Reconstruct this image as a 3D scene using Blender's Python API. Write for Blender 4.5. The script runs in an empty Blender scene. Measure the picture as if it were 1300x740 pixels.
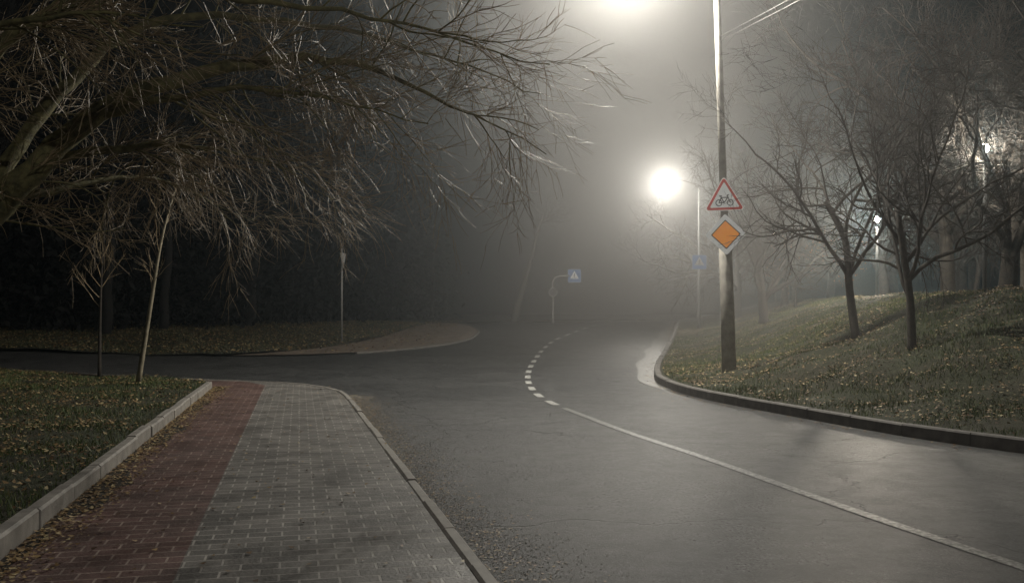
import bpy, math, random
import numpy as np
from mathutils import Vector, Matrix
from mathutils.geometry import delaunay_2d_cdt

scene = bpy.context.scene
COL = scene.collection
scene.view_settings.view_transform = 'Standard'
scene.view_settings.look = 'None'
scene.view_settings.exposure = 0
rng = random.Random(7)
nr = np.random.default_rng(11)

# ------------------------------------------------------------------ terrain
def sst(t):
    t = np.clip(t, 0, 1); return t*t*(3-2*t)
def base(x, y):
    return 0.9*sst((np.asarray(y, float)-22)/40.0) - 1.0*sst((np.asarray(y, float)-66)/70.0)

RK = [(60,-16),(34,-8),(22,-2),(15,1.8),(10.5,5.2),(7.6,8.3),(5.78,10.67),(5.06,12.15),(4.4,14.2),(3.87,16.0),(3.43,18.0),(3.3,20.9),
      (3.95,25.6),(5.2,32),(7.2,42),(9.5,54),(11.2,62),(16,78),(25,100),(42,132)]
def smooth(path, step=0.5):
    P = [Vector((p[0], p[1], 0)) if len(p) == 2 else Vector(p) for p in path]
    P = [P[0]*2-P[1]] + P + [P[-1]*2-P[-2]]
    out = []
    for i in range(1, len(P)-2):
        a, b, c, d = P[i-1:i+3]
        n = max(1, int((c-b).length/step))
        for k in range(n):
            t = k/n
            out.append(0.5*((2*b)+(c-a)*t+(2*a-5*b+4*c-d)*t*t+(3*b-a-3*c+d)*t**3))
    out.append(P[-2].copy())
    return out
RKs = [(v.x, v.y) for v in smooth(RK, 1.0)]
RKa = np.array(RKs)
def dist_kerb(x, y):
    x = np.atleast_1d(np.asarray(x, float)); y = np.atleast_1d(np.asarray(y, float))
    best = np.full(x.shape, 1e9)
    for i in range(len(RKa)-1):
        ax, ay = RKa[i]; bx, by = RKa[i+1]
        dx, dy = bx-ax, by-ay
        t = np.clip(((x-ax)*dx+(y-ay)*dy)/(dx*dx+dy*dy), 0, 1)
        best = np.minimum(best, np.hypot(x-ax-t*dx, y-ay-t*dy))
    return best
def bank(x, y):
    x = np.atleast_1d(np.asarray(x, float)); y = np.atleast_1d(np.asarray(y, float))
    d = dist_kerb(x, y)
    h = 0.13 + 0.06*np.minimum(d, 1.5) + 1.75*sst((d-0.6)/6.5)*(1-0.28*sst((y-24)/30))
    h += (0.05*np.sin(x*1.3+y*0.7)+0.04*np.sin(x*2.9-y*2.1)+0.03*np.sin(y*4.3+x)+.025*np.sin(x*7+2*np.sin(y*5)))*sst(d/2)
    return base(x, y) + h
def lawn_z(x, y):
    x = np.atleast_1d(np.asarray(x, float)); y = np.atleast_1d(np.asarray(y, float))
    return base(x, y)+0.10+0.02*np.sin(x*1.7+y)+0.015*np.sin(y*2.3-x*1.1)
def Z(f, x, y): return float(np.atleast_1d(f(x, y))[0])

# ------------------------------------------------------------------ helpers
def link(ob, parent=None):
    COL.objects.link(ob)
    if parent is not None: ob.parent = parent
    return ob
def mesh_obj(name, verts, faces, mat=None, parent=None, smooth_=False, kind=None):
    me = bpy.data.meshes.new(name)
    me.from_pydata([tuple(v) for v in verts], [], faces)
    me.update()
    if smooth_: me.polygons.foreach_set('use_smooth', [True]*len(me.polygons))
    if mat: me.materials.append(mat)
    ob = bpy.data.objects.new(name, me)
    if kind: ob['kind'] = kind
    return link(ob, parent)
def empty(name, loc, label=None, category=None, group=None):
    e = bpy.data.objects.new(name, None); e.empty_display_size = 0.2
    e.location = loc; COL.objects.link(e)
    if label: e['label'] = label
    if category: e['category'] = category
    if group: e['group'] = group
    return e

def inside(poly, x, y):
    res = np.zeros(x.shape, bool); n = len(poly); j = n-1
    for i in range(n):
        xi, yi = poly[i]; xj, yj = poly[j]
        c = ((yi > y) != (yj > y))
        with np.errstate(divide='ignore', invalid='ignore'):
            xx = (xj-xi)*(y-yi)/((yj-yi) if yj != yi else 1e-12)+xi
        res ^= (c & (x < xx)); j = i
    return res
def resample(poly, sp, closed=True):
    out = []; n = len(poly)
    for i in range(n if closed else n-1):
        a = poly[i]; b = poly[(i+1) % n]
        L = math.hypot(b[0]-a[0], b[1]-a[1]); k = max(1, int(L/sp))
        for q in range(k): out.append((a[0]+(b[0]-a[0])*q/k, a[1]+(b[1]-a[1])*q/k))
    if not closed: out.append(poly[-1])
    return out
def sheet(name, poly, zf, mat, regions, edge=1.0, zoff=0.0, kind='structure', smooth_=True):
    bp = resample(poly, edge)
    pts = list(bp)
    used = []
    for (x0, x1, y0, y1, sp) in regions:
        gx, gy = np.meshgrid(np.arange(x0, x1, sp), np.arange(y0, y1, sp))
        gx = gx.ravel()+nr.uniform(-.1, .1, gx.size)*sp; gy = gy.ravel()+nr.uniform(-.1, .1, gy.size)*sp
        m = inside(poly, gx, gy)
        for (a, b, c, d) in used: m &= ~((gx > a) & (gx < b) & (gy > c) & (gy < d))
        pts += list(zip(gx[m].tolist(), gy[m].tolist()))
        used.append((x0, x1, y0, y1))
    vs, es, fs, *_ = delaunay_2d_cdt([Vector(p) for p in pts], [], [list(range(len(bp)))], 1, 1e-4)
    xa = np.array([v.x for v in vs]); ya = np.array([v.y for v in vs])
    za = np.atleast_1d(zf(xa, ya))+zoff
    F = []
    for f in fs:
        a, b, c = f[:3]
        ar = (xa[b]-xa[a])*(ya[c]-ya[a])-(xa[c]-xa[a])*(ya[b]-ya[a])
        F.append(tuple(f) if ar > 0 else tuple(reversed(f)))
    return mesh_obj(name, list(zip(xa.tolist(), ya.tolist(), za.tolist())), F, mat, None, smooth_, kind)

class Tubes:
    def __init__(s): s.v = []; s.f = []
    def add(s, pts, rad, sides=5, cap=True):
        b = len(s.v); n = len(pts)
        ref = Vector((0.3, 0.2, 1)).normalized()
        for i, p in enumerate(pts):
            t = (pts[min(i+1, n-1)]-pts[max(i-1, 0)])
            if t.length < 1e-9: t = Vector((0, 0, 1))
            t.normalize()
            u = t.cross(ref)
            if u.length < 1e-3: u = t.cross(Vector((1, 0, 0)))
            u.normalize(); w = t.cross(u)
            r = rad[i]
            for k in range(sides):
                a = 2*math.pi*k/sides
                q = p+u*(math.cos(a)*r)+w*(math.sin(a)*r)
                s.v.append((q.x, q.y, q.z))
        for i in range(n-1):
            for k in range(sides):
                k2 = (k+1) % sides
                s.f.append((b+i*sides+k, b+i*sides+k2, b+(i+1)*sides+k2, b+(i+1)*sides+k))
        if cap:
            s.f.append(tuple(b+k for k in reversed(range(sides))))
            s.f.append(tuple(b+(n-1)*sides+k for k in range(sides)))
    def box(s, c, d, rotz=0):
        b = len(s.v); R = Matrix.Rotation(rotz, 3, 'Z')
        for sx in (-1, 1):
            for sy in (-1, 1):
                for sz in (-1, 1):
                    q = R @ Vector((sx*d[0]/2, sy*d[1]/2, sz*d[2]/2))+Vector(c); s.v.append(tuple(q))
        s.f += [tuple(b+i for i in f) for f in ((0,1,3,2),(4,6,7,5),(0,4,5,1),(2,3,7,6),(0,2,6,4),(1,5,7,3))]
    def obj(s, name, mat, parent=None, sm=True): return mesh_obj(name, s.v, s.f, mat, parent, sm)

# ------------------------------------------------------------------ materials
def mat_new(name, col=(.5,.5,.5), rough=.6, metal=0.0, spec=.5):
    m = bpy.data.materials.new(name); m.use_nodes = True
    nt = m.node_tree; b = nt.nodes['Principled BSDF']
    b.inputs['Base Color'].default_value = (*col, 1); b.inputs['Roughness'].default_value = rough
    b.inputs['Metallic'].default_value = metal; b.inputs['Specular IOR Level'].default_value = spec
    return m, nt, b
def nd(nt, t, **kw):
    n = nt.nodes.new(t)
    for k, v in kw.items(): setattr(n, k, v)
    return n
def noise(nt, vec, scale, detail=4, rough=.6):
    n = nd(nt, 'ShaderNodeTexNoise'); n.inputs['Scale'].default_value = scale
    n.inputs['Detail'].default_value = detail; n.inputs['Roughness'].default_value = rough
    nt.links.new(vec, n.inputs['Vector']); return n.outputs['Fac']
def ramp(nt, fac, stops):
    r = nd(nt, 'ShaderNodeValToRGB'); e = r.color_ramp.elements
    while len(e) < len(stops): e.new(0.5)
    for i, (p, c) in enumerate(stops):
        e[i].position = p; e[i].color = (*c, 1) if len(c) == 3 else c
    nt.links.new(fac, r.inputs['Fac']); return r.outputs['Color']
def mix(nt, fac, a, b, mode='MIX'):
    m = nd(nt, 'ShaderNodeMix', data_type='RGBA', blend_type=mode)
    for s, v in ((m.inputs[0], fac), (m.inputs[6], a), (m.inputs[7], b)):
        if isinstance(v, (int, float)): s.default_value = v
        elif isinstance(v, tuple): s.default_value = (*v, 1)
        else: nt.links.new(v, s)
    return m.outputs[2]
def bump(nt, b, h, strength, dist):
    n = nd(nt, 'ShaderNodeBump'); n.inputs['Strength'].default_value = strength; n.inputs['Distance'].default_value = dist
    nt.links.new(h, n.inputs['Height']); nt.links.new(n.outputs['Normal'], b.inputs['Normal'])
def objco(nt): return nd(nt, 'ShaderNodeTexCoord').outputs['Object']
def mrange(nt, v, a, b, c, d, it='LINEAR'):
    n = nd(nt, 'ShaderNodeMapRange', interpolation_type=it)
    for i, x in enumerate((a, b, c, d)): n.inputs[i+1].default_value = x
    nt.links.new(v, n.inputs[0]); return n.outputs[0]
def mth(nt, op, a, b=None):
    n = nd(nt, 'ShaderNodeMath', operation=op)
    for s, v in ((n.inputs[0], a), (n.inputs[1], b)):
        if v is None: continue
        if isinstance(v, (int, float)): s.default_value = v
        else: nt.links.new(v, s)
    return n.outputs[0]

def simple(name, c1, c2, scale, rough=.7, metal=0, bumpd=.003, spec=.5, em=0):
    m, nt, b = mat_new(name, c1, rough, metal, spec)
    co = objco(nt); n = noise(nt, co, scale)
    c = ramp(nt, n, [(.3, c1), (.7, c2)])
    nt.links.new(c, b.inputs['Base Color'])
    if em:   # weak constant glow added to imitate light returned by reflective sheeting
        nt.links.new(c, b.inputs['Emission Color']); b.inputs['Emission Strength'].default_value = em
    if bumpd: bump(nt, b, noise(nt, co, scale*4), .5, bumpd)
    return m

def make_asphalt():
    m, nt, b = mat_new('asphalt', rough=.5, spec=.5)
    co = objco(nt)
    fine = noise(nt, co, 34, 6, .9); mid = noise(nt, co, 3.2, 9, .8); big = noise(nt, co, .45, 6, .65)
    c = ramp(nt, fine, [(.38, (.004,.005,.005)), (.47, (.018,.020,.021)), (.55, (.070,.072,.073)), (.64, (.38,.385,.38))])
    c = mix(nt, mrange(nt, mid, .46, .56, 0, .6), c, (.011,.012,.013))
    c = mix(nt, mrange(nt, big, .50, .53, 0, .22), c, (.085,.086,.085))
    wn = nd(nt, 'ShaderNodeTexNoise'); wn.inputs['Scale'].default_value = 1.3; wn.inputs['Detail'].default_value = 5
    nt.links.new(co, wn.inputs['Vector'])
    va = nd(nt, 'ShaderNodeVectorMath', operation='MULTIPLY_ADD'); va.inputs[1].default_value = (1.4,1.4,0)
    nt.links.new(wn.outputs['Color'], va.inputs[0]); nt.links.new(co, va.inputs[2])
    vo = nd(nt, 'ShaderNodeTexVoronoi', feature='DISTANCE_TO_EDGE'); vo.inputs['Scale'].default_value = .22
    nt.links.new(va.outputs[0], vo.inputs['Vector'])
    cr = mrange(nt, vo.outputs['Distance'], 0.0006, .0035, .8, 0)
    c = mix(nt, cr, c, (.01,.01,.01))
    nt.links.new(c, b.inputs['Base Color'])
    r1 = mth(nt, 'ADD', mrange(nt, big, .46, .56, .24, .31), mth(nt, 'ADD', mrange(nt, fine, .42, .58, 0, .25), mrange(nt, mid, .42, .60, 0, .05)))
    nt.links.new(r1, b.inputs['Roughness'])
    hh = mth(nt, 'SUBTRACT', mth(nt, 'ADD', fine, mth(nt, 'MULTIPLY', mid, .3)), cr)
    bump(nt, b, hh, 1.0, .016)
    return m
ASPHALT = make_asphalt()

def make_paving(name, c1, c2, mortar, ang, moss=.3):
    m, nt, b = mat_new(name, rough=.6)
    co = objco(nt)
    mp = nd(nt, 'ShaderNodeMapping'); mp.inputs['Rotation'].default_value = (0, 0, ang)
    nt.links.new(co, mp.inputs['Vector'])
    br = nd(nt, 'ShaderNodeTexBrick'); br.offset = .5
    br.inputs['Scale'].default_value = 1.0; br.inputs['Mortar Size'].default_value = .008
    br.inputs['Brick Width'].default_value = .23; br.inputs['Row Height'].default_value = .14
    br.inputs['Mortar Smooth'].default_value = .15
    br.inputs['Color1'].default_value = (*c1, 1); br.inputs['Color2'].default_value = (*c2, 1); br.inputs['Mortar'].default_value = (*mortar, 1)
    nt.links.new(mp.outputs[0], br.inputs['Vector'])
    c = mix(nt, mrange(nt, noise(nt, co, 2.2, 7, .7), .42, .62, 0, .7), br.outputs['Color'], tuple(x*.35 for x in c1))
    c = mix(nt, mrange(nt, noise(nt, co, 60, 3), .45, .8, 0, .5), c, tuple(x*1.7 for x in c2))
    nt.links.new(c, b.inputs['Base Color'])
    nt.links.new(mrange(nt, noise(nt, co, 1.5, 4), .3, .7, .42, .7), b.inputs['Roughness'])
    h = nd(nt, 'ShaderNodeMath', operation='MULTIPLY_ADD')
    nt.links.new(br.outputs['Fac'], h.inputs[0]); h.inputs[1].default_value = -1
    nt.links.new(mrange(nt, noise(nt, co, 40, 4), 0, 1, 0, .8), h.inputs[2])
    bump(nt, b, h.outputs[0], .8, .008)
    return m
ANG = math.atan(.225)
PAV_GREY = make_paving('grey_paving', (.10,.097,.09), (.20,.19,.175), (.42,.40,.37), -ANG)
PAV_RED = make_paving('red_paving', (.09,.053,.046), (.15,.085,.075), (.34,.27,.23), -ANG)
PAV_FAR = make_paving('corner_paving', (.17,.135,.11), (.25,.20,.16), (.30,.26,.22), .2)
GUTTER = simple('pale_gutter', (.06,.06,.057), (.15,.148,.14), 9, .42, 0, .01)  # paler strip laid over the asphalt along the bank kerb
def make_soil(name, stops):
    m, nt, b = mat_new(name, rough=.9)
    co = objco(nt)
    c = ramp(nt, noise(nt, co, 14, 6, .75), stops)
    c = mix(nt, mrange(nt, noise(nt, co, .9, 4), .4, .65, 0, .6), c, (.035,.028,.016))
    nt.links.new(c, b.inputs['Base Color']); bump(nt, b, noise(nt, co, 22, 6, .7), 1, .04)
    return m
GRASS_G = make_soil('grass_soil', [(.3, (.010,.012,.006)), (.5, (.03,.038,.014)), (.68, (.065,.066,.028)), (.8, (.13,.10,.05))])
GRASS_D = make_soil('verge_soil', [(.3, (.008,.009,.006)), (.5, (.022,.024,.012)), (.68, (.05,.045,.022)), (.8, (.11,.085,.05))])
DIRT = make_soil('dirt', [(.3, (.012,.010,.008)), (.55, (.04,.033,.025)), (.75, (.10,.085,.065))])
KERB = simple('kerb_concrete', (.18,.17,.155), (.32,.30,.27), 6, .7, 0, .004)
KERB_D = simple('old_kerb_concrete', (.09,.085,.08), (.17,.16,.145), 6, .75, 0, .004)
def make_paint(name, a, w0, w1):
    m, nt, b = mat_new(name, rough=.45)
    co = objco(nt)
    f = mrange(nt, noise(nt, co, 22, 7, .78), w0, w1, 0, 1)
    nt.links.new(mix(nt, f, (a,a,a*.95), (.08,.08,.078)), b.inputs['Base Color'])
    bump(nt, b, noise(nt, co, 90, 3), .5, .004)
    return m
PAINT = make_paint('worn_road_paint', .42, .36, .55)
PAINT2 = make_paint('road_paint', .60, .43, .65)
BARK = simple('bark', (.014,.012,.010), (.05,.041,.031), 12, .85, 0, .02)
BARK_FAR = simple('grey_bark', (.05,.048,.04), (.10,.095,.08), 8, .9, 0, .02)
BARK_D = simple('dark_bark', (.006,.006,.006), (.015,.014,.013), 12, .9, 0, .02)
BARK_MOSS = simple('mossy_bark', (.045,.045,.020), (.17,.155,.065), 9, .85, 0, .02)
BARK_PALE = simple('pale_bark', (.18,.16,.11), (.36,.32,.23), 9, .8, 0, .01)
TWIG = simple('twig_bark', (.12,.09,.05), (.34,.26,.15), 5, .5, 0, 0)
TWIG_D = simple('dark_twig_bark', (.012,.010,.008), (.028,.022,.017), 5, .8, 0, 0)
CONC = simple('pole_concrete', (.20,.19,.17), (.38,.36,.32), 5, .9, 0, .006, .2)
METAL = simple('galvanised_metal', (.24,.24,.23), (.34,.34,.33), 7, .55, .3, .001)
METAL_P = simple('pale_painted_metal', (.45,.45,.43), (.6,.6,.58), 7, .55, .0, .001)
METAL_D = simple('painted_dark_metal', (.05,.055,.055), (.09,.09,.09), 7, .6, .0, .001)
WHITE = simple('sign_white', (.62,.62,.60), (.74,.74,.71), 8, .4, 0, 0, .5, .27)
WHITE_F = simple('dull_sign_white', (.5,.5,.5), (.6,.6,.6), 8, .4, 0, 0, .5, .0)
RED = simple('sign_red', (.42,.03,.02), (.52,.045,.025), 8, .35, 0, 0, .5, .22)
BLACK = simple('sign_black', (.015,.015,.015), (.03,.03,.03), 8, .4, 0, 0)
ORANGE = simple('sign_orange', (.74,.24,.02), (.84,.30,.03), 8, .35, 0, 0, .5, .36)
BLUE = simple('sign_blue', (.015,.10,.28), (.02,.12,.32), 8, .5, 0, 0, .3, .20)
def island_mat(name, stops, rough=.6, trans=0):
    m, nt, b = mat_new(name, rough=rough)
    g = nd(nt, 'ShaderNodeNewGeometry')
    nt.links.new(ramp(nt, g.outputs['Random Per Island'], stops), b.inputs['Base Color'])
    return m
LEAFM = island_mat('fallen_leaf', [(0, (.06,.035,.018)), (.4, (.17,.10,.04)), (.75, (.32,.22,.10)), (1, (.50,.42,.24))])
BLADE = island_mat('grass_blade', [(0, (.025,.045,.010)), (.5, (.065,.11,.026)), (.85, (.14,.17,.05)), (1, (.28,.23,.11))])
BLADE_D = island_mat('verge_grass_blade', [(0, (.018,.024,.010)), (.5, (.038,.05,.018)), (.85, (.08,.085,.038)), (1, (.16,.13,.07))])
PEBM = island_mat('pebble', [(0, (.10,.10,.095)), (.6, (.26,.25,.23)), (1, (.5,.49,.45))], .7)
OLEAF = island_mat('orange_leaf', [(0, (.25,.09,.02)), (1, (.45,.2,.05))])
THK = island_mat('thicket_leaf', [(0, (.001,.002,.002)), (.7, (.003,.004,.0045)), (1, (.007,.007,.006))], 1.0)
def emis(name, col, s):
    m = bpy.data.materials.new(name); m.use_nodes = True; nt = m.node_tree; b = nt.nodes['Principled BSDF']
    b.inputs['Base Color'].default_value = (.8,.8,.8,1)
    b.inputs['Emission Color'].default_value = (*col, 1); b.inputs['Emission Strength'].default_value = s
    return m
LENS = emis('lamp_lens_glass', (1,.95,.85), 40)

# ------------------------------------------------------------------ ground sheets
gx = np.concatenate([np.linspace(-420,-80,8), np.linspace(-70,90,17), np.linspace(100,420,8)])
gy = np.concatenate([np.linspace(-300,-20,6), np.linspace(-10,150,81), np.linspace(170,600,8)])
V = [(float(x), float(y), float(base(x, y))-.3) for y in gy for x in gx]
nx = len(gx)
F = [(j*nx+i, j*nx+i+1, (j+1)*nx+i+1, (j+1)*nx+i) for j in range(len(gy)-1) for i in range(nx-1)]
mesh_obj('ground', V, F, GRASS_D, None, True, 'structure')

road_poly = [(x, y) for x, y in RKs] + [(33,134),(17,101),(9,76),(5,63),(2,59),(-3,58.5),(-6,58),(-60,58),(-60,-20),(60,-20)]
sheet('road', road_poly, base, ASPHALT, [(-60,60,-20,140,1.6)], 1.0)
bank_poly = [(x, y) for x, y in RKs] + [(42,170),(100,170),(100,-16)]
sheet('grass_bank', bank_poly, bank, GRASS_G, [(3,18,5,45,.35),(3,100,-16,170,3)], .5)
gut = [(x, y) for x, y in RKs if 18.5 < y < 56]
def offp(path, d0, d1=None):
    out = []
    for i, p in enumerate(path):
        a = path[max(i-1, 0)]; b = path[min(i+1, len(path)-1)]
        dx, dy = b[0]-a[0], b[1]-a[1]; l = math.hypot(dx, dy)
        d = d0*math.sin(math.pi*min(1, (i+.3)/(len(path)-.4)))**.35*(1+.12*math.sin(i*1.1)) if d1 is None else d0
        out.append((p[0]-dy/l*d, p[1]+dx/l*d))
    return out
sheet('gutter', gut+offp(gut, .75)[::-1], base, GUTTER, [], .5, .004)

# pavement
def Lx(y): return -3.6-.218*(y-7.53)
def Mx(y): return -2.42-.224*(y-7.53)
def Rx(y): return -.62-.242*(y-7.21)
corner = [(v.x, v.y) for v in smooth([(Rx(17.0),17.0),(-3.38,18.3),(-4.02,19.5),(-4.95,20.45),(-6.6,21.2),(-8.2,21.8)], .3)]
pz = lambda x, y: base(x, y)+.05
grey = [(Mx(-4),-4),(Rx(-4),-4),(Rx(6),6),(Rx(12),12)] + corner + [(-7.4,21.3),(Mx(20.4)-.6,20.9),(Mx(19.8),19.8)]
sheet('grey_pavement', grey, pz, PAV_GREY, [(-9,4,-5,23,1.0)], .6)
red = [(Lx(-4),-4),(Mx(-4),-4),(Mx(19.8),19.8),(Mx(20.4)-.6,20.9),(-7.4,21.3),(-6.9,20.5),(Lx(19.3),19.3)]
sheet('red_pavement', red, pz, PAV_RED, [(-9,4,-5,23,1.0)], .6)
ds = [(Lx(y)+.06, y) for y in np.arange(-4, 19.6, .25)]
dr = [(Lx(y)+.24+.10*math.sin(y*1.7)+.06*math.sin(y*5.1+1)+rng.uniform(-.04,.04), y) for y in np.arange(-4, 19.6, .25)]
sheet('dirt_strip', ds+dr[::-1], pz, DIRT, [], .6, .004)

# lawn
lc = [(v.x, v.y) for v in smooth([(Lx(19.0)-.06,19.0),(-6.5,20.1),(-7.4,21.0),(-9.2,21.9),(-14,24.5),(-25,28.5),(-60,38)], .5)]
lawn = [(Lx(-4)-.06,-4)] + lc + [(-60,-4)]
sheet('lawn', lawn, lawn_z, GRASS_G, [(-20,0,-4,26,.8),(-60,0,-4,40,3)], .6)
Ro = [(v.x, v.y) for v in smooth([(-9.2,30.9),(-7.6,31.1),(-5.33,32.3),(-3.2,35.4),(-1.96,39.2),(-1.63,43.5),(-1.72,47),(-2.4,52.5),(-3.4,56.5)], 1)]
Ri = [(v.x, v.y) for v in smooth([(-9.2,30.9),(-7.7,33.0),(-6.5,36.5),(-5.7,42),(-5.2,50.5),(-4.9,56.5)], 1)]
sheet('corner_pavement', Ro+Ri[1:][::-1], pz, PAV_FAR, [(-20,0,30,58,1.5)], 1)
Vf = [(v.x+.12*math.sin(i*2.3), v.y+.25*math.sin(i*1.7)) for i, v in enumerate(smooth([(-60,50),(-25,36.6),(-17,33.2),(-12,31.5),(-9.6,31.0)], .8))]
verge = Vf + Ri + [(-3.4,57),(-1,57.8),(2,58.6),(5,62.5),(9,75),(17,100),(33,132),(33,170),(-80,170),(-80,51)]
vz = lambda x, y: base(x, y)+.07+.04*np.sin(x*.9+y*.5)
sheet('far_grass', verge, vz, GRASS_D, [(-30,10,30,75,1.5),(-80,33,30,170,5)], 1)

# ------------------------------------------------------------------ kerbs
def kerb(name, path, w, z0, z1, mat, L=1.0, jit=.006):
    P = path; cum = [0]
    for i in range(1, len(P)): cum.append(cum[-1]+math.hypot(P[i][0]-P[i-1][0], P[i][1]-P[i-1][1]))
    def at(s):
        s = min(max(s, 0), cum[-1]-1e-6)
        i = max(0, int(np.searchsorted(cum, s, side='right'))-1); i = min(i, len(P)-2)
        t = (s-cum[i])/(cum[i+1]-cum[i]); return (P[i][0]+(P[i+1][0]-P[i][0])*t, P[i][1]+(P[i+1][1]-P[i][1])*t)
    V = []; F = []; s = 0; c = .018
    while s < cum[-1]-.2:
        e = min(s+L-.012, cum[-1]); a = at(s); b = at(e)
        dx, dy = b[0]-a[0], b[1]-a[1]; l = math.hypot(dx, dy) or 1
        nx_, ny_ = -dy/l, dx/l
        jz = rng.uniform(-jit, jit); jn = rng.uniform(-jit, jit)
        sec = [(-w/2,z0),(-w/2,z1-c),(-w/2+c,z1),(w/2-c,z1),(w/2,z1-c),(w/2,z0)]
        bi = len(V)
        for p in (a, b):
            for (o, z) in sec:
                V.append((p[0]+nx_*(o+jn), p[1]+ny_*(o+jn), float(base(p[0], p[1]))+z+jz))
        for k in range(5): F.append((bi+k, bi+k+1, bi+6+k+1, bi+6+k))
        F.append(tuple(bi+k for k in reversed(range(6)))); F.append(tuple(bi+6+k for k in range(6)))
        s += L
    return mesh_obj(name, V, F, mat, None, False, 'structure')
kerb('bank_kerb', [p for p in RKs if p[0] < 40 and p[1] < 110], .15, -.2, .16, KERB_D)
kerb('lawn_kerb', [(Lx(-4),-4),(Lx(19.0),19.0)], .12, -.05, .19, KERB, 1.0, .011)
kerb('lawn_corner_kerb', lc[2:20], .10, -.05, .12, KERB_D)
kerb('pavement_kerb', [(Rx(-4)+.05,-4),(Rx(12)+.05,12)]+[(x+.04, y+.02) for x, y in corner], .10, -.05, .068, KERB, 1.0, .009)
kerb('corner_kerb', Ro[3:], .12, -.05, .065, KERB_D)

# ------------------------------------------------------------------ markings
cl = smooth([(4.6,.2),(3.75,3.8),(2.76,7.53),(2.13,10.2),(1.55,12.4),(1.09,14.5),(.8,15.9),(.56,17.4),(.42,19.3),(.37,22),(.47,25.6),(.75,30),(1.15,34.6),(1.8,39.8),(2.8,44.8),(4.0,50.5),(5.6,56.5),(8.5,64),(13,77)], .25)
cum = [0]
for i in range(1, len(cl)): cum.append(cum[-1]+(cl[i]-cl[i-1]).length)
def cl_at(s):
    i = min(max(int(np.searchsorted(cum, s, side='right'))-1, 0), len(cl)-2)
    t = (s-cum[i])/(cum[i+1]-cum[i]); p = cl[i].lerp(cl[i+1], t); d = (cl[i+1]-cl[i]).normalized()
    return p, Vector((-d.y, d.x, 0))
def strip(V, F, s0, s1, off, w, ds=.3):
    n = max(1, int((s1-s0)/ds)); b = len(V)
    for k in range(n+1):
        p, nn = cl_at(s0+(s1-s0)*k/n)
        for sg in (-1, 1):
            q = p+nn*(off+sg*w/2); V.append((q.x, q.y, float(base(q.x, q.y))+.005))
    for k in range(n): F.append((b+2*k, b+2*k+2, b+2*k+3, b+2*k+1))
ssolid = next(cum[i] for i in range(len(cl)) if cl[i].y > 15.6)
V, F = [], []; strip(V, F, 0, ssolid, 0, .115)
mesh_obj('solid_road_line', V, [tuple(reversed(f)) for f in F], PAINT, None, False, 'structure')
V, F = [], []; s = ssolid+.5
while s < cum[-1]-3:
    gap = 1.45+.055*max(0, s-ssolid)
    strip(V, F, s, s+gap*.5, 0, .13+.001*(s-ssolid)); s += gap
mesh_obj('dashed_road_line', V, [tuple(reversed(f)) for f in F], PAINT2, None, False, 'structure')

# ------------------------------------------------------------------ ground cover
def raw_mesh(name, v, per, mat):
    k = v.shape[0]
    me = bpy.data.meshes.new(name); me.vertices.add(k*per); me.loops.add(k*per); me.polygons.add(k)
    me.vertices.foreach_set('co', v.ravel()); me.loops.foreach_set('vertex_index', np.arange(k*per, dtype=np.int32))
    me.polygons.foreach_set('loop_start', np.arange(0, k*per, per, dtype=np.int32))
    me.update(calc_edges=True); me.materials.append(mat)
    ob = bpy.data.objects.new(name, me); ob['kind'] = 'stuff'; link(ob); return ob
def clump(x, y): return np.sin(x*2.1+1.3*np.sin(y*1.7))*np.sin(y*2.6+1.1*np.sin(x*1.9))
def blades(name, poly_fn, bbox, n, zf, hmin, hmax, w, mat):
    x = nr.uniform(bbox[0], bbox[1], n); y = nr.uniform(bbox[2], bbox[3], n)
    m = poly_fn(x, y); x, y = x[m], y[m]
    m = nr.uniform(-1.1, .6, x.size) < clump(x, y)+.3*clump(x*2.7, y*2.3); x, y = x[m], y[m]
    z = zf(x, y)-.005; k = x.size
    h = nr.uniform(hmin, hmax, k)*(1+.45*clump(x, y)); a = nr.uniform(0, 6.283, k); ln = nr.uniform(0, .9, k)*h; la = nr.uniform(0, 6.283, k)
    v = np.empty((k, 3, 3))
    v[:,0] = np.c_[x+np.cos(a)*w/2, y+np.sin(a)*w/2, z]
    v[:,1] = np.c_[x-np.cos(a)*w/2, y-np.sin(a)*w/2, z]
    v[:,2] = np.c_[x+np.cos(la)*ln, y+np.sin(la)*ln, z+h]
    raw_mesh(name, v, 3, mat)
def quads(name, x, y, z, smin, smax, mat, thick=.012, flat=.5):
    k = x.size; s = nr.uniform(smin, smax, k); a = nr.uniform(0, 6.283, k)
    t = nr.uniform(-flat, flat, k); t2 = nr.uniform(-flat, flat, k)
    v = np.empty((k, 4, 3)); asp = nr.uniform(.5, .9, k)
    for i, (u, w_) in enumerate(((-1, 0), (0, -1), (1, 0), (0, 1))):
        px = u*s/2; py = w_*s/2*asp
        v[:,i,0] = x+np.cos(a)*px-np.sin(a)*py; v[:,i,1] = y+np.sin(a)*px+np.cos(a)*py
        v[:,i,2] = z+thick+px*t+py*t2+(abs(u)*.12*s)
    raw_mesh(name, v, 4, mat)
lawn_in = lambda x, y: inside(lawn, x+.0, y)&(x < Lx(y)-.1)
bank_in = lambda x, y: inside(bank_poly, x, y)&(dist_kerb(x, y) > .14)
verge_in = lambda x, y: inside(verge, x, y)
blades('lawn_grass', lawn_in, (-18,-2,4,26), 220000, lawn_z, .03, .08, .010, BLADE)
blades('bank_grass', bank_in, (3.3,22,5,42), 360000, bank, .03, .10, .012, BLADE)
blades('verge_grass', verge_in, (-26,-3,31,58), 100000, lambda x, y: vz(x, y), .05, .13, .02, BLADE_D)
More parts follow.
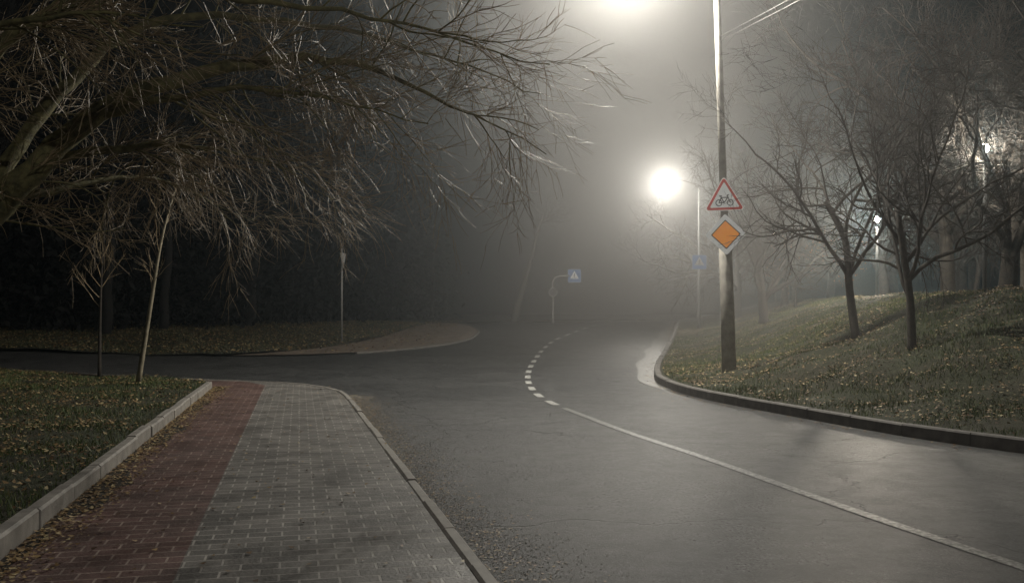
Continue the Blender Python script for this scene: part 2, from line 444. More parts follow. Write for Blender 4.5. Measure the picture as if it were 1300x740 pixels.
def clumpy(n, x0, x1, y0, y1, lo=-1.3):
    x = nr.uniform(x0, x1, n); y = nr.uniform(y0, y1, n)
    m = nr.uniform(lo, .9, n) < clump(x*.6+3, y*.7+1); return x[m], y[m]
x, y = clumpy(56000, -16, -2, 4, 26, -1.0); m = lawn_in(x, y); x, y = x[m], y[m]
quads('lawn_fallen_leaves', x, y, lawn_z(x, y), .02, .065, LEAFM, .045)
x, y = clumpy(150000, 3.3, 22, 5, 45, -1.0); m = bank_in(x, y); x, y = x[m], y[m]
quads('bank_fallen_leaves', x, y, bank(x, y), .02, .065, LEAFM, .05)
x = nr.uniform(-26,-3,20000); y = nr.uniform(31,58,20000); m = verge_in(x, y)|inside(Ro+Ri[::-1], x, y)&(nr.uniform(0,1,20000) < .3); x, y = x[m], y[m]
quads('verge_fallen_leaves', x, y, vz(x, y), .05, .13, LEAFM, .05)
y = nr.uniform(4,19.4,3600); x = Lx(y)+.07+np.abs(nr.normal(0, .17, y.size)); z = base(x, y)+.055
y2 = nr.uniform(4,20,320); x2 = Lx(y2)+nr.uniform(.2,3,320)
quads('pavement_fallen_leaves', np.r_[x, x2], np.r_[y, y2], np.r_[z, base(x2, y2)+.055], .02, .055, LEAFM, .006, .3)
seg = nr.integers(0, len(RKa)-1, 3500); tt = nr.uniform(0, 1, 3500)
x = RKa[seg,0]*(1-tt)+RKa[seg+1,0]*tt; y = RKa[seg,1]*(1-tt)+RKa[seg+1,1]*tt
x = x-.12-np.abs(nr.normal(0,.2,x.size)); y = y-np.abs(nr.normal(0,.15,x.size)); m = (x < 15)&(y > 4)&(y < 60)&(dist_kerb(x, y) > .1)&~inside(bank_poly, x, y)
x, y = x[m], y[m]; quads('gutter_fallen_leaves', x, y, base(x, y), .02, .06, LEAFM, .006, .3)
y2 = nr.uniform(4,18,2400); x2 = Rx(y2)+.12+np.abs(nr.normal(0,.24,2400))
quads('roadside_fallen_leaves', x2, y2, base(x2, y2), .012, .035, LEAFM, .004, .2)
y = nr.uniform(4,18,16000); x = Rx(y)+.11+np.abs(nr.normal(0,.24,y.size))*(1+.4*np.sin(y*1.3)); z = base(x, y); k = x.size
s = nr.uniform(.002,.008,k)
tet = np.array([(1,0,0),(-.5,.87,0),(-.5,-.87,0),(0,0,.7)])
v = np.empty((k,4,3)); a = nr.uniform(0,6.28,k)
for i in range(4):
    v[:,i,0] = x+s*(np.cos(a)*tet[i,0]-np.sin(a)*tet[i,1]); v[:,i,1] = y+s*(np.sin(a)*tet[i,0]+np.cos(a)*tet[i,1]); v[:,i,2] = z+s*tet[i,2]
b4 = np.arange(k)*4
Fp = np.stack([np.c_[b4,b4+1,b4+3], np.c_[b4+1,b4+2,b4+3], np.c_[b4+2,b4,b4+3]],1).reshape(-1,3)
mesh_obj('gravel', v.reshape(-1,3).tolist(), Fp.tolist(), PEBM, None, False, 'stuff')

# dense dark wood behind the side road
line = [(v.x, v.y) for v in smooth([(-75,50),(-45,46),(-27,42.5),(-17,47),(-10.5,55),(-8,64),(-8,80)], .8)]
P = []
RR = random.Random(17)
for i, (lx, ly) in enumerate(line):
    tfade = min(1, (len(line)-i)/26)
    for _ in range(5):
        cx, cy = lx+RR.gauss(-1.5,1.5), ly+abs(RR.gauss(0,3))
        H = RR.uniform(7,17)*(.5+.5*tfade)
        n = int(250*(.35+.65*tfade))
        zz = nr.uniform(0,1,n)**.8*H; rad = (1.7-.9*zz/H)
        P.append(np.c_[cx+nr.normal(0,1,n)*rad*.7, cy+nr.normal(0,1,n)*rad*.7, zz])
P = np.concatenate(P); P[:,2] += base(P[:,0], P[:,1]); k = len(P)
u = nr.normal(0,1,(k,3)); u /= np.linalg.norm(u,axis=1,keepdims=True)
w_ = np.cross(u, nr.normal(0,1,(k,3))); w_ /= np.linalg.norm(w_,axis=1,keepdims=True)
sz = nr.uniform(.10,.32,(k,1))
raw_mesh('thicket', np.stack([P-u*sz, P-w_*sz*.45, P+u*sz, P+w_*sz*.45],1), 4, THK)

# ------------------------------------------------------------------ trees
def rvec(R): 
    while True:
        v = Vector((R.uniform(-1,1), R.uniform(-1,1), R.uniform(-1,1)))
        if .05 < v.length < 1: return v.normalized()
def path_grow(p, d, L, n, wander, grav, R):
    pts = [p.copy()]; d = d.normalized()
    for i in range(n):
        d = (d+rvec(R)*wander+Vector((0,0,grav))).normalized()
        p = p+d*(L/n); pts.append(p.copy())
    return pts
def kids(T, C, pts, rad, lvl, cfg, R):
    c = cfg[lvl]; n = len(pts)-1
    for j in range(c['n']):
        t = R.uniform(c.get('t0', .2), 1.0); f = t*n; i = min(int(f), n-1)
        p = pts[i].lerp(pts[i+1], f-i); tan = (pts[i+1]-pts[i]).normalized()
        r0 = rad[i]+(rad[i+1]-rad[i])*(f-i)
        side = rvec(R); side = (side-tan*side.dot(tan))
        if side.length < 1e-3: continue
        side.normalize()
        ang = math.radians(R.uniform(*c['ang']))
        d = tan*math.cos(ang)+side*math.sin(ang)+Vector((0,0,c.get('lift',0)))
        L = R.uniform(*c['len'])*(1-.35*t)
        r = min(max(r0*.75, .003), c['r']*R.uniform(.7,1.15))
        q = path_grow(p, d, L, c['seg'], c['w'], c['g'], R)
        m = len(q); rr = [r*(1-(1-c.get('tip',.35))*k/(m-1)) for k in range(m)]
        (T if c.get('trunk') else C).add(q, rr, c['sides'], False)
        if lvl+1 < len(cfg): kids(T, C, q, rr, lvl+1, cfg, R)
def finish_tree(e, T, C, tm, cm):
    T.obj('trunk', tm, e); C.obj('crown', cm, e)
def leaves_part(e, pts, R, n, size, mat, name='foliage'):
    V = []; F = []
    for _ in range(n):
        p = Vector(R.choice(pts))+rvec(R)*R.uniform(0,.12); u = rvec(R); w = u.cross(rvec(R)).normalized(); b = len(V)
        s = size*R.uniform(.6,1.2)
        for q in (p-u*s/2, p-w*s*.3, p+u*s/2, p+w*s*.3): V.append(tuple(q))
        F.append((b,b+1,b+2,b+3))
    mesh_obj(name, V, F, mat, e)

# --- large overhanging tree
bx, by = -6.2, 9.5; bz = Z(lawn_z, bx, by)
e = empty('large_tree', (bx, by, bz-.03), 'large bare mossy tree with long arching boughs over the pavement', 'tree')
T, C = Tubes(), Tubes(); R = random.Random(12)
def W(*p): return tuple((a[0]-bx, a[1]-by, a[2]-bz) for a in p)
limbs = [
 (W((-6.2,9.5,0),(-6.1,9.5,1.2),(-5.55,9.6,2.3),(-4.9,9.7,3.1),(-4.3,9.9,3.7),(-3.6,10.05,4.1),(-2.8,10.2,4.3),(-2.0,10.3,4.36),(-1.2,10.4,4.15),(-.4,10.5,3.8),(.4,10.6,3.4)), .24, .006),
 (W((-5.75,9.55,2.0),(-5.5,9.3,3.2),(-4.9,9.1,4.2),(-3.9,9.0,4.65),(-2.6,9.0,4.62),(-1.4,9.2,4.5),(-.5,9.4,4.3),(.4,9.6,4.1)), .11, .006),
 (W((-4.9,9.7,3.1),(-4.2,10.3,3.4),(-3.4,10.9,3.5),(-2.7,11.3,3.3),(-2.2,11.6,3.0)), .05, .005),
 (W((-5.55,9.6,2.3),(-5.3,10.4,3.6),(-4.6,11.2,4.9),(-3.4,11.8,5.3),(-2.0,12.2,5.2),(-.8,12.4,4.9),(.4,12.6,4.5)), .10, .006),
 (W((-4.3,9.9,3.7),(-3.3,9.5,3.8),(-2.4,9.3,3.8),(-1.6,9.2,3.65),(-.8,9.1,3.4)), .04, .005),
 (W((-5.5,9.3,3.2),(-5.0,8.3,3.7),(-4.2,7.7,3.95),(-3.2,7.4,3.95),(-2.4,7.3,3.8)), .06, .005),
 (W((-5.9,9.5,1.9),(-6.6,9.6,3.4),(-6.9,9.8,5.4),(-6.6,10,7)), .16, .03),
 (W((-5.2,9.65,2.75),(-4.7,10.6,3.1),(-4.3,11.4,3.2),(-3.8,12,3.0),(-3.4,12.4,2.8)), .045, .005),
]
cfgL = [dict(n=24,t0=.2,ang=(25,70),len=(.7,2.0),r=.012,seg=8,w=.22,g=-.015,sides=4,lift=.05,trunk=True),
        dict(n=8,t0=.1,ang=(20,55),len=(.4,1.1),r=.0062,seg=5,w=.2,g=-.015,sides=3),
        dict(n=4,t0=.1,ang=(15,50),len=(.2,.6),r=.0040,seg=3,w=.18,g=-.015,sides=3,tip=.6)]
for li, (pp, r0, r1) in enumerate(limbs):
    q = smooth(pp, .25); n = len(q)
    q = [v+rvec(R)*.035 for v in q]
    rr = [r0*((1-k/(n-1))**1.5)+r1+.008*(1-k/(n-1)) for k in range(n)]
    T.add(q, rr, 9 if r0 > .1 else 6)
    if li in (2, 7): cc = [dict(cfgL[0], g=-.09, n=17, len=(.5,1.3)), dict(cfgL[1], g=-.07), dict(cfgL[2], g=-.05)]
    elif li == 6: cc = [dict(cfgL[0], n=10), cfgL[1], cfgL[2]]
    else: cc = cfgL
    kids(T, C, q, rr, 0, cc, R)
finish_tree(e, T, C, BARK_MOSS, TWIG)

# --- young trees on the lawn
def young(bx, by, topv, r, label, seed, lean):
    R = random.Random(seed); z = Z(lawn_z, bx, by)
    e = empty('young_tree', (bx, by, z-.02), label, 'tree', 'young trees on the lawn'); T, C = Tubes(), Tubes()
    q = smooth([(0,0,0),(topv[0]*.15+lean,0,topv[2]*.35),(topv[0]*.6,0,topv[2]*.7),topv], .3); n = len(q)
    rr = [r*(1-.8*k/(n-1)) for k in range(n)]; T.add(q, rr, 7)
    kids(T, C, q, rr, 0, [dict(n=14,t0=.4,ang=(25,50),len=(.5,1.3),r=.011,seg=5,w=.15,g=.03,sides=3),
                          dict(n=5,t0=.2,ang=(20,50),len=(.3,.6),r=.005,seg=4,w=.2,g=0,sides=3)], R)
    finish_tree(e, T, C, BARK_PALE if r > .05 else BARK, TWIG)
young(-7.6, 19.2, (.85,.1,4.4), .058, 'slender young tree with a pale leaning stem on the lawn', 1, .12)
young(-9.3, 21.3, (.1,.1,3.6), .045, 'thin young bare sapling standing straight on the lawn', 2, .0)

# --- orchard-like trees on the bank
def build_bank_tree(seed, H, leanx, spread, rt, forks=5):
    R = random.Random(seed); T, C = Tubes(), Tubes()
    q = smooth([(0,0,-.1),(leanx*.3+.04,0,H*.15),(leanx*.6+R.uniform(-.12,.12),R.uniform(-.1,.1),H*.3),(leanx,0,H*.42)], .2); n = len(q)
    rr = [rt*(1.35 if k == 0 else 1)*(1-.4*k/(n-1)) for k in range(n)]; T.add(q, rr, 9)
    for f in range(forks):
        a = 2*math.pi*f/forks+R.uniform(-.5,.5); inc = R.uniform(.3,.95)*spread
        i = int(R.uniform(.25 if rt > .12 else .4,1)*(n-1)); d = Vector((math.cos(a)*inc, math.sin(a)*inc, 1))
        qq = path_grow(q[i], d, H*R.uniform(.55,.8), 12, .26, .03, R); m = len(qq)
        r0 = rr[i]*.6; r2 = [r0*(1-.86*(k/(m-1))**.9) for k in range(m)]; T.add(qq, r2, 6)
        kids(T, C, qq, r2, 0, [dict(n=10,t0=.15,ang=(25,75),len=(.8,2.2),r=.026,seg=8,w=.30,g=.03,sides=4,trunk=True),
                               dict(n=8,t0=.15,ang=(25,70),len=(.4,1.2),r=.013,seg=5,w=.28,g=.01,sides=3),
                               dict(n=5,t0=.1,ang=(20,60),len=(.2,.6),r=.0078,seg=3,w=.24,g=.0,sides=3,tip=.6)], R)
    return T, C
protos = []
G = 'bare trees on the grass bank'
def place_bank_tree(i, x, y, s, rz, label, first=None):
    z = Z(bank, x, y)
    if i < len(protos):
        src = protos[i]; e = src.copy(); COL.objects.link(e)
        for ch in src.children:
            c2 = ch.copy(); COL.objects.link(c2); c2.parent = e
    else:
        T, C = build_bank_tree(*first); e = empty('bare_tree', (0,0,0), label, 'tree', G); finish_tree(e, T, C, BARK, TWIG_D); protos.append(e)
    e.location = (x, y, z-.03); e.scale = (s, s, s*1.17); e.rotation_euler = (0, 0, rz); e['label'] = label
    return e
place_bank_tree(0, 7.2, 17.0, 1.1, 0, 'crooked bare tree with dark stem on the grass slope', (41, 4.8, -.25, 1.1, .075, 6))
place_bank_tree(1, 7.3, 20.0, 1.12, 0, 'leaning slim bare tree on the grass slope', (22, 5.3, -.6, 1.0, .085, 6))
place_bank_tree(2, 11.6, 22.2, 1.15, 0, 'spreading bare tree with thick forked trunk on top of the bank', (23, 6.4, .25, 1.4, .19, 9))
place_bank_tree(3, 10.9, 23.6, 1.1, 0, 'tall bare tree with many limbs on top of the bank', (24, 6.7, -.3, 1.2, .17, 8))
place_bank_tree(2, 9.6, 36.0, 1.0, 2.1, 'forked bare tree in the fog beside the road')
t8 = place_bank_tree(0, 12.0, 40.0, .9, 1.0, 'bare tree keeping a few orange leaves beside the road')
place_bank_tree(3, 12.4, 43.0, 1.0, 3.0, 'bare tree in the fog on the bank')
place_bank_tree(1, 18.6, 38.0, 1.25, 2.0, 'bare tree in the fog on the bank')
place_bank_tree(3, 17.0, 27.0, 1.25, 1.2, 'tall bare tree with many limbs on top of the bank')
place_bank_tree(2, 20.0, 42.0, 1.4, 4.0, 'bare tree in the fog on the bank')
place_bank_tree(0, 12.0, 18.6, 1.4, 2.6, 'crooked bare tree with dark stem on the grass slope')
place_bank_tree(1, 15.5, 52.0, 1.5, 4.4, 'bare tree in the fog on the bank')
place_bank_tree(2, 19.5, 58.0, 1.4, .4, 'bare tree in the fog on the bank')
place_bank_tree(3, 23.0, 47.0, 1.6, 5.2, 'bare tree in the fog on the bank')
place_bank_tree(3, 13.4, 21.6, 1.25, 4.1, 'tall bare tree with many limbs on top of the bank')
place_bank_tree(2, 15.4, 27.5, 1.3, 5.0, 'spreading bare tree with thick trunk on top of the bank')
place_bank_tree(3, 11.2, 47.0, 1.2, 2.0, 'tall bare tree with many limbs on top of the bank')
place_bank_tree(2, 21.5, 31.0, 1.5, 1.1, 'bare tree in the fog on the bank')
place_bank_tree(1, 10.0, 12.4, 1.05, 2.9, 'leaning slim bare tree near the bend of the road')
place_bank_tree(0, 11.6, 10.6, 1.25, .9, 'crooked bare tree near the bend of the road')
place_bank_tree(2, 17.0, 42.0, 1.2, 2.9, 'bare tree in the fog on the bank')
place_bank_tree(3, 18.0, 33.0, 1.35, .3, 'tall bare tree with many limbs on top of the bank')
place_bank_tree(2, 15.2, 38.5, 1.15, 3.6, 'bare tree in the fog on the bank')
cm = [c for c in t8.children if c.name.startswith('crown')][0].data
RR = random.Random(3); vs = [tuple(v.co) for v in cm.vertices if v.co.z < 3.2]
leaves_part(t8, vs, RR, 900, .09, OLEAF)

# --- tall background trees
def build_tall(seed, H, lean, n0=26, t0=.3):
    R = random.Random(seed); T, C = Tubes(), Tubes()
    q = smooth([(0,0,-.1),(lean*.3,0,H*.3),(lean*.6,.2,H*.6),(lean,0,H)], .8); q = [v+rvec(R)*.06 for v in q]; n = len(q)
    rr = [.24*(1-.88*k/(n-1)) for k in range(n)]; T.add(q, rr, 8)
    kids(T, C, q, rr, 0, [dict(n=n0,t0=t0,ang=(30,65),len=(2.2,5.0) if H > 9 else (1.2,2.5),r=.07 if H > 9 else .03,seg=6,w=.16,g=.05,sides=5,trunk=True),
                          dict(n=8,t0=.2,ang=(25,55),len=(.9,2.2),r=.025,seg=4,w=.2,g=.02,sides=3),
                          dict(n=6,t0=.15,ang=(20,55),len=(.5,1.1),r=.011,seg=3,w=.2,g=0,sides=3,tip=.5)], R)
    return T, C
tp = []
for k, (sd, H, ln) in enumerate([(31,13,.8),(32,15,-.9),(33,7,1.9)]):
    T, C = build_tall(sd, H, ln, *((5,.7) if k == 2 else (26,.3))); e = empty('bare_tree', (0,0,0), 'tall bare tree at the edge of the dark wood', 'tree', 'tall bare trees of the wood'); finish_tree(e, T, C, BARK_FAR if k == 2 else BARK_D, BARK_D); tp.append(e)
tp[2]['label'] = 'pale leaning bare tree fading into the fog'
pos = [(.1,60.5),(-6.5,76),(-11,57),(-14,50.5),(-17,46),(-20,47),(-24,41.5),(-18.5,43),(-31,42),(-38,45),(-28,39.5),(-22.5,38.8),(-45,44)]
RR = random.Random(9)
for i, (x, y) in enumerate(pos):
    if i in (0, 1, 2) : 
        e = {0: tp[2], 1: tp[1], 2: tp[0]}[i]; rz = 0 if i == 0 else RR.uniform(0,6)
    else:
        src = tp[i % 2]
        e = src.copy(); COL.objects.link(e)
        for ch in src.children:
            c2 = ch.copy(); COL.objects.link(c2); c2.parent = e
        rz = RR.uniform(0,6.28)
    sc = RR.uniform(.85,1.2); e.location = (x, y, float(vz(x, y))-.03); e.scale = (sc,)*3; e.rotation_euler = (0,0,rz)

# ------------------------------------------------------------------ street furniture
def light(name, loc, power, col, rad, parent=None):
    l = bpy.data.lights.new(name, 'POINT'); l.energy = power; l.color = col; l.shadow_soft_size = rad
    o = bpy.data.objects.new(name, l); o.location = loc; link(o, parent); return o
def lamp_head(e, p, L=.6, w=.22):
    V = []; F = []; n = 9; m = 12
    for i in range(n):
        t = i/(n-1); xx = p[0]+L*.5-L*t; s = math.sin(math.pi*min(1, .18+.80*t))**.6*(.55+.45*math.sin(math.pi*t*.9))
        for k in range(m):
            a = 2*math.pi*k/m; zz = math.sin(a)*.085*s
            if zz < 0: zz *= .35
            V.append((xx, p[1]+math.cos(a)*w/2*s, p[2]+zz+.03))
    for i in range(n-1):
        for k in range(m): F.append((i*m+k, i*m+(k+1) % m, (i+1)*m+(k+1) % m, (i+1)*m+k))
    F.append(tuple(range(m))); F.append(tuple(reversed([(n-1)*m+k for k in range(m)])))
    h = mesh_obj('lamp_head', V, F, METAL, e, True)
    V = []; F = []; rings = 4
    cx = p[0]-.06
    for i in range(rings):
        t = i/(rings-1)*math.pi/2
        for k in range(14):
            a = 2*math.pi*k/14; V.append((cx+math.cos(a)*L*.26*math.cos(t), p[1]+math.sin(a)*w*.36*math.cos(t), p[2]+.005-.07*math.sin(t)))
    for i in range(rings-1):
        for k in range(14): F.append((i*14+k, (i+1)*14+k, (i+1)*14+(k+1) % 14, i*14+(k+1) % 14))
    mesh_obj('lens', V, F, LENS, h, True)

WARM = (1, .945, .84)
GL = 'street lamps along the road'
def street_lamp(x, y, z, H, lean, armdx, concrete, label, power, rad=.12, col=WARM):
    e = empty('street_lamp', (x, y, z-.05), label, 'street lamp', GL)
    top = Vector((lean, 0, H))
    if concrete:
        hb = 2.95; T = Tubes(); f = hb/H
        T.add([Vector((0,0,-.2)), Vector((lean*f*.5,0,hb*.5)), Vector((lean*f,0,hb))], [.155,.145,.135], 14); T.obj('base', CONC, e)
        T = Tubes(); T.add([Vector((lean*f,0,hb-.02)), Vector((lean*(f+.01),0,hb+.12))], [.11,.085], 14)
        T.add([Vector((lean*f,0,hb-.02)), top*.75, top], [.082,.078,.07], 12); T.obj('pole', CONC, e)
    else:
        T = Tubes(); T.add([Vector((0,0,-.1)), Vector((0,0,.9)), Vector((0,0,.95)), top], [.11,.11,.08,.045], 12); T.obj('pole', METAL_D, e)
        T = Tubes(); T.add([Vector((0,0,0)), Vector((0,0,.07))], [.17,.17], 12); T.obj('base', METAL_D, e)
    hp = top+Vector((armdx, 0, .45))
    T = Tubes(); sg = 1 if armdx > 0 else -1
    pts = smooth([tuple(top-Vector((0,0,.3))), tuple(top+Vector((armdx*.08,0,.14))), tuple(top+Vector((armdx*.4,0,.36))), tuple(hp+Vector((-sg*.28,0,.03)))], .15)
    T.add(pts, [.03 if concrete else .02]*len(pts), 8); T.obj('arm', METAL_D, e)
    lamp_head(e, hp)
    light('lamp_light', hp+Vector((-.05,0,-.2)), power, col, rad, e)
    return e
near = street_lamp(4.65, 20.2, Z(bank,4.65,20.2), 8.6, -.29, -1.9, True, 'concrete street lamp pole carrying two road signs on the grass', 4700, .1)
street_lamp(8.9, 45.0, Z(bank,8.9,45), 6.7, 0, -1.55, False, 'slim dark street lamp glowing brightly in the fog', 1800, .1)
street_lamp(3.4, -7.0, .0, 8.2, 0, -1.6, False, 'street lamp beside the pavement', 1500, .12, (1,.95,.88))

GP = 'lamps of the park path'
def park_lamp(x, y, z, H, power, rad):
    e = empty('park_lamp', (x, y, z-.05), 'small lit lamp on a slim post among bare trees', 'lamp', GP)
    T = Tubes(); T.add([Vector((0,0,0)), Vector((0,0,H-.25))], [.05,.035], 10); T.obj('pole', METAL_D, e)
    T = Tubes(); T.add([Vector((0,0,H-.27)), Vector((0,0,H-.2)), Vector((0,0,H-.19)), Vector((0,0,H-.13))], [.05,.07,.08,.05], 12)
    T.obj('lamp_head', METAL_D, e)
    T = Tubes(); T.add([Vector((0,0,H-.13+.22*t)) for t in (0,.15,.35,.6,.85,1.)], [.03,.07,.095,.095,.06,.01], 12); T.obj('globe', LENS, e)
    light('lamp_light', (0,0,H), power, (1,.91,.76), rad, e)
park_lamp(10.65, 21.3, Z(bank,10.65,21.3), 5.29-Z(bank,10.65,21.3)+.05, 1100, .13)
park_lamp(13.05, 33.8, Z(bank,13.05,33.8), 4.9-Z(bank,13.05,33.8)+.05, 1900, .26)
park_lamp(19.5, 70.0, Z(bank,19.5,70), 5.2, 900, .2)
park_lamp(15.6, 14.6, Z(bank,15.6,14.6), 3.9, 2800, .07)

# ---- signs
def rpoly(pts, r, n=5):
    out = []; N = len(pts)
    for i in range(N):
        p = Vector(pts[i]); a = (Vector(pts[i-1])-p); b = (Vector(pts[(i+1) % N])-p)
        ang = a.angle(b)/2; d = r/math.tan(ang); A = p+a.normalized()*d; B = p+b.normalized()*d
        c = p+(a.normalized()+b.normalized()).normalized()*(r/math.sin(ang))
        a0 = math.atan2(A.y-c.y, A.x-c.x); a1 = math.atan2(B.y-c.y, B.x-c.x)
        while a1-a0 > math.pi: a1 -= 2*math.pi
        while a1-a0 < -math.pi: a1 += 2*math.pi
        for k in range(n+1):
            t = a0+(a1-a0)*k/n; out.append((c.x+r*math.cos(t), c.y+r*math.sin(t)))
    return out
class Flat:
    def __init__(s): s.v = []; s.f = []
    def prism(s, poly, y0, y1):
        ar = sum(poly[i-1][0]*poly[i][1]-poly[i][0]*poly[i-1][1] for i in range(len(poly)))
        if ar < 0: poly = poly[::-1]
        b = len(s.v); n = len(poly)
        s.v += [(p[0], y0, p[1]) for p in poly]+[(p[0], y1, p[1]) for p in poly]
        s.f.append(tuple(b+i for i in range(n))); s.f.append(tuple(b+n+i for i in reversed(range(n))))
        for i in range(n): j = (i+1) % n; s.f.append((b+j, b+i, b+n+i, b+n+j))
    def bar(s, p, q, w, y0, y1):
        p = Vector(p); q = Vector(q); d = (q-p).normalized()*w/2; n = Vector((-d.y, d.x))
        s.prism([tuple(p+n), tuple(p-n), tuple(q-n), tuple(q+n)], y0, y1)
    def ring(s, c, r, w, y0, y1, n=24):
        for k in range(n):
            a0 = 2*math.pi*k/n; a1 = 2*math.pi*(k+1)/n
            s.prism([(c[0]+(r+o)*math.cos(a), c[1]+(r+o)*math.sin(a)) for a, o in ((a0,w/2),(a1,w/2),(a1,-w/2),(a0,-w/2))], y0, y1)
    def disc(s, c, r, y0, y1, n=24): s.prism([(c[0]+r*math.cos(2*math.pi*k/n), c[1]+r*math.sin(2*math.pi*k/n)) for k in range(n)], y0, y1)
    def obj(s, name, mat, parent): return mesh_obj(name, s.v, s.f, mat, parent)
def tri(s): return [(0, s*.577), (-s*.5, -s*.2887), (s*.5, -s*.2887)]
def bracket(e, zs, depth=.14, yb=.012):
    for z in zs:
        T = Tubes(); T.box((0, yb+depth/2, z), (.22, depth, .03)); T.obj('bracket', METAL, e, False)
e = empty('road_sign', (4.49, 19.98, 3.97), 'triangular red bordered warning sign with a bicycle', 'road sign'); e.rotation_euler = (0, math.radians(-1.8), math.radians(-4)); e.scale = (.95,1,.95)
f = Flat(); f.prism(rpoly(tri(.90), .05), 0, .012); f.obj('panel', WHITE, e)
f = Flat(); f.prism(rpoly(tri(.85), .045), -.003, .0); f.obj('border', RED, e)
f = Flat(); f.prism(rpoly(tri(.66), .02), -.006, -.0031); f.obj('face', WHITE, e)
f = Flat(); y0, y1 = -.009, -.0062
f.ring((-.125,-.085), .066, .018, y0, y1); f.ring((.125,-.085), .066, .018, y0, y1)
for p, q in (((-.125,-.085),(-.07,.03)),((-.07,.03),(.07,.03)),((-.07,.03),(-.01,-.085)),((-.01,-.085),(.075,.035)),((-.125,-.085),(-.01,-.085)),((.125,-.085),(.06,.08)),((.06,.08),(.10,.09)),((-.07,.03),(-.085,.065)),((-.115,.067),(-.055,.067))):
    f.bar(p, q, .022, y0, y1)
f.obj('bicycle_symbol', BLACK, e); bracket(e, (-.1,.1))
e = empty('road_sign', (4.52, 19.98, 3.22), 'white edged diamond priority sign with orange centre', 'road sign'); e.rotation_euler = (0, math.radians(-2.5), math.radians(-4)); e.scale = (.95,1,.95)
dm = lambda h: [(0,h),(-h,0),(0,-h),(h,0)]
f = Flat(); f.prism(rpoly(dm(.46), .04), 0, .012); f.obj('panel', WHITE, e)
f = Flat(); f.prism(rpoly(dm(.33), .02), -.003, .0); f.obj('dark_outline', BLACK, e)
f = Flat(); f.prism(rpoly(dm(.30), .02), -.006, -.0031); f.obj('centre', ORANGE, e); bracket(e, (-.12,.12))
def crossing_panel(e, s, c=(0,0), wm=WHITE):
    cx, cz = c
    sq = lambda h: [(cx-h,cz-h),(cx+h,cz-h),(cx+h,cz+h),(cx-h,cz+h)]
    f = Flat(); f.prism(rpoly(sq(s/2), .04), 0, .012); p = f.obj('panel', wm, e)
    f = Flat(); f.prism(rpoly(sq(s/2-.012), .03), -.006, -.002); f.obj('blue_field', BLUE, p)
    k = s
    f = Flat(); f.prism([(cx+x*k*.70, cz+(y-.03)*k*.70) for x, y in tri(1)], -.012, -.0065); f.obj('white_triangle', wm, p)
    f = Flat(); y0, y1 = -.018, -.0125; u = s*.56
    P = lambda a, b: (cx+a*u, cz+b*u)
    f.disc(P(0,.30), .055*u, y0, y1, 12)
    for a, b, w in ((P(0,.24),P(-.01,.02),.095),(P(-.01,.03),P(.10,-.22),.06),(P(-.01,.03),P(-.11,-.22),.06),(P(.0,.2),P(.12,.06),.04),(P(0,.2),P(-.11,.08),.04)):
        f.bar(a, b, w*u, y0, y1)
    for q in (-.3,-.15,.0,.15,.3): f.bar(P(q,-.24), P(q+.04,-.32), .07*u, y0, y1)
    f.obj('pedestrian_symbol', BLACK, p)
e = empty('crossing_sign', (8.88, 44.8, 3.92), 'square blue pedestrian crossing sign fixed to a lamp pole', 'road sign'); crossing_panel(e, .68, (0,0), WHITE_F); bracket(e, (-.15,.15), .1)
z = Z(vz, 2.5, 59.0)
e = empty('crossing_sign_post', (2.5, 57.6, z-.1), 'slim post with arm carrying a blue pedestrian crossing sign', 'road sign')
T = Tubes(); hh = 3.85-z
pts = smooth([(0,0,0),(0,0,hh*.6),(0,0,hh-.35),(.12,0,hh-.08),(.4,0,hh),(1.0,0,hh)], .2); T.add(pts, [.06]*len(pts), 8); T.obj('post', METAL_P, e)
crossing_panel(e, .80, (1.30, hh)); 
T = Tubes(); T.box((1.2,.035,hh), (.5,.03,.03)); T.obj('bracket', METAL, e, False)
f = Flat(); f.disc((0, 2.85-z), .27, -.07, -.062); p = f.obj('round_panel', METAL_D, e)
f = Flat(); f.ring((0, 2.85-z), .25, .035, -.076, -.072); f.obj('border', METAL, p)
z = Z(vz, -6.75, 37.5)
e = empty('road_sign_post', (-6.75, 37.5, z-.05), 'grey metal post with sign turned almost edge on', 'road sign')
T = Tubes(); T.add([Vector((0,0,0)), Vector((0,0,3.75))], [.035,.035], 8); T.obj('post', METAL, e)
f = Flat(); f.prism(rpoly([(a, -b+3.35) for a, b in tri(.8)], .05), -.05, -.038); p = f.obj('panel', METAL, e)
e.rotation_euler = (0, 0, math.radians(82))

# ---- overhead wires
e = empty('overhead_wire', (4.41, 20.2, 7.35), 'two thin sagging overhead wires tied to the lamp pole', 'wire')
for dz, dy in ((0, 0), (.10, 0)):
    A = Vector((0,0,dz)); B = Vector((6.2,-20.2,dz*2+.9)); T = Tubes(); pts = []
    for k in range(25):
        t = k/24; p = A.lerp(B, t); p.z -= 4*t*(1-t)*.35; pts.append(p)
    T.add(pts, [.006]*25, 5); T.obj('wire', BLACK, e)

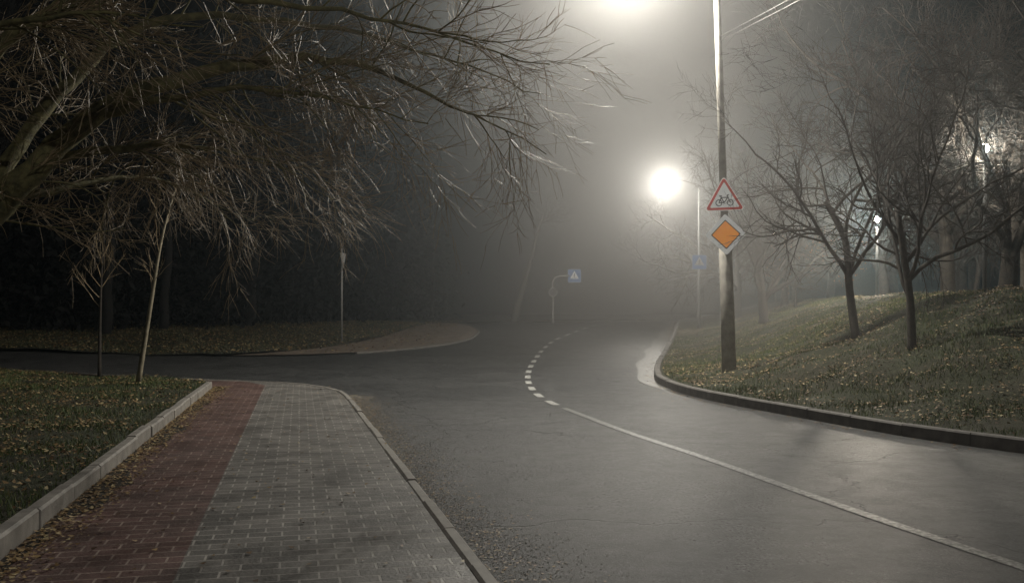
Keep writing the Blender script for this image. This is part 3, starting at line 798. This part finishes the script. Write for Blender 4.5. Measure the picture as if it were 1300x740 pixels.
# ------------------------------------------------------------------ fog: a bank lying in the road corridor, thin elsewhere
m = bpy.data.materials.new('fog'); m.use_nodes = True; nt = m.node_tree; nt.nodes.clear()
o = nt.nodes.new('ShaderNodeOutputMaterial'); vsn = nt.nodes.new('ShaderNodeVolumeScatter')
vsn.inputs['Anisotropy'].default_value = .64
g = nt.nodes.new('ShaderNodeNewGeometry'); sx = nt.nodes.new('ShaderNodeSeparateXYZ'); nt.links.new(g.outputs['Position'], sx.inputs[0])
yf = mrange(nt, sx.outputs['Y'], 3, 34, 0, 1, 'SMOOTHSTEP')
xc = mth(nt, 'ABSOLUTE', mth(nt, 'SUBTRACT', sx.outputs['X'], mth(nt, 'ADD', mth(nt, 'MULTIPLY', sx.outputs['Y'], .11), .6)))
xf = mrange(nt, xc, 2.5, 9.8, 1, 0, 'SMOOTHSTEP')
bs = mth(nt, 'ADD', mrange(nt, sx.outputs['X'], 3, 10, 0, .0010, 'SMOOTHSTEP'), .0006)
dn = mth(nt, 'ADD', mth(nt, 'MULTIPLY', mth(nt, 'MULTIPLY', xf, yf), .019), bs)
nt.links.new(dn, vsn.inputs['Density'])
nt.links.new(mix(nt, xf, (.50,.82,1.0), (.98,.98,.97)), vsn.inputs['Color'])  # bluish tint outside the bank stands in for ambient sky light
nt.links.new(vsn.outputs[0], o.inputs['Volume'])
V = [(x, y, z) for x in (-50,50) for y in (-20,110) for z in (-2,22)]
mesh_obj('fog', V, [(0,1,3,2),(4,6,7,5),(0,4,5,1),(2,3,7,6),(0,2,6,4),(1,5,7,3)], m, None, False, 'structure')

# ------------------------------------------------------------------ world
w = bpy.data.worlds.new('World'); scene.world = w; w.use_nodes = True; nt = w.node_tree
sk = nt.nodes.new('ShaderNodeTexSky'); sk.sky_type = 'NISHITA'; sk.sun_disc = False
sk.sun_elevation = math.radians(-4); sk.sun_rotation = math.radians(200)
nt.links.new(sk.outputs[0], nt.nodes['Background'].inputs[0]); nt.nodes['Background'].inputs[1].default_value = .05

# ------------------------------------------------------------------ camera
cam = bpy.data.cameras.new('camera'); cam.sensor_width = 36; cam.lens = 36*1200/1300; cam.clip_end = 2000
cam.shift_y = 25/1300.0
co = bpy.data.objects.new('camera', cam); co.location = (0,0,1.6); co.rotation_euler = (math.radians(90),0,0); COL.objects.link(co)
scene.camera = co
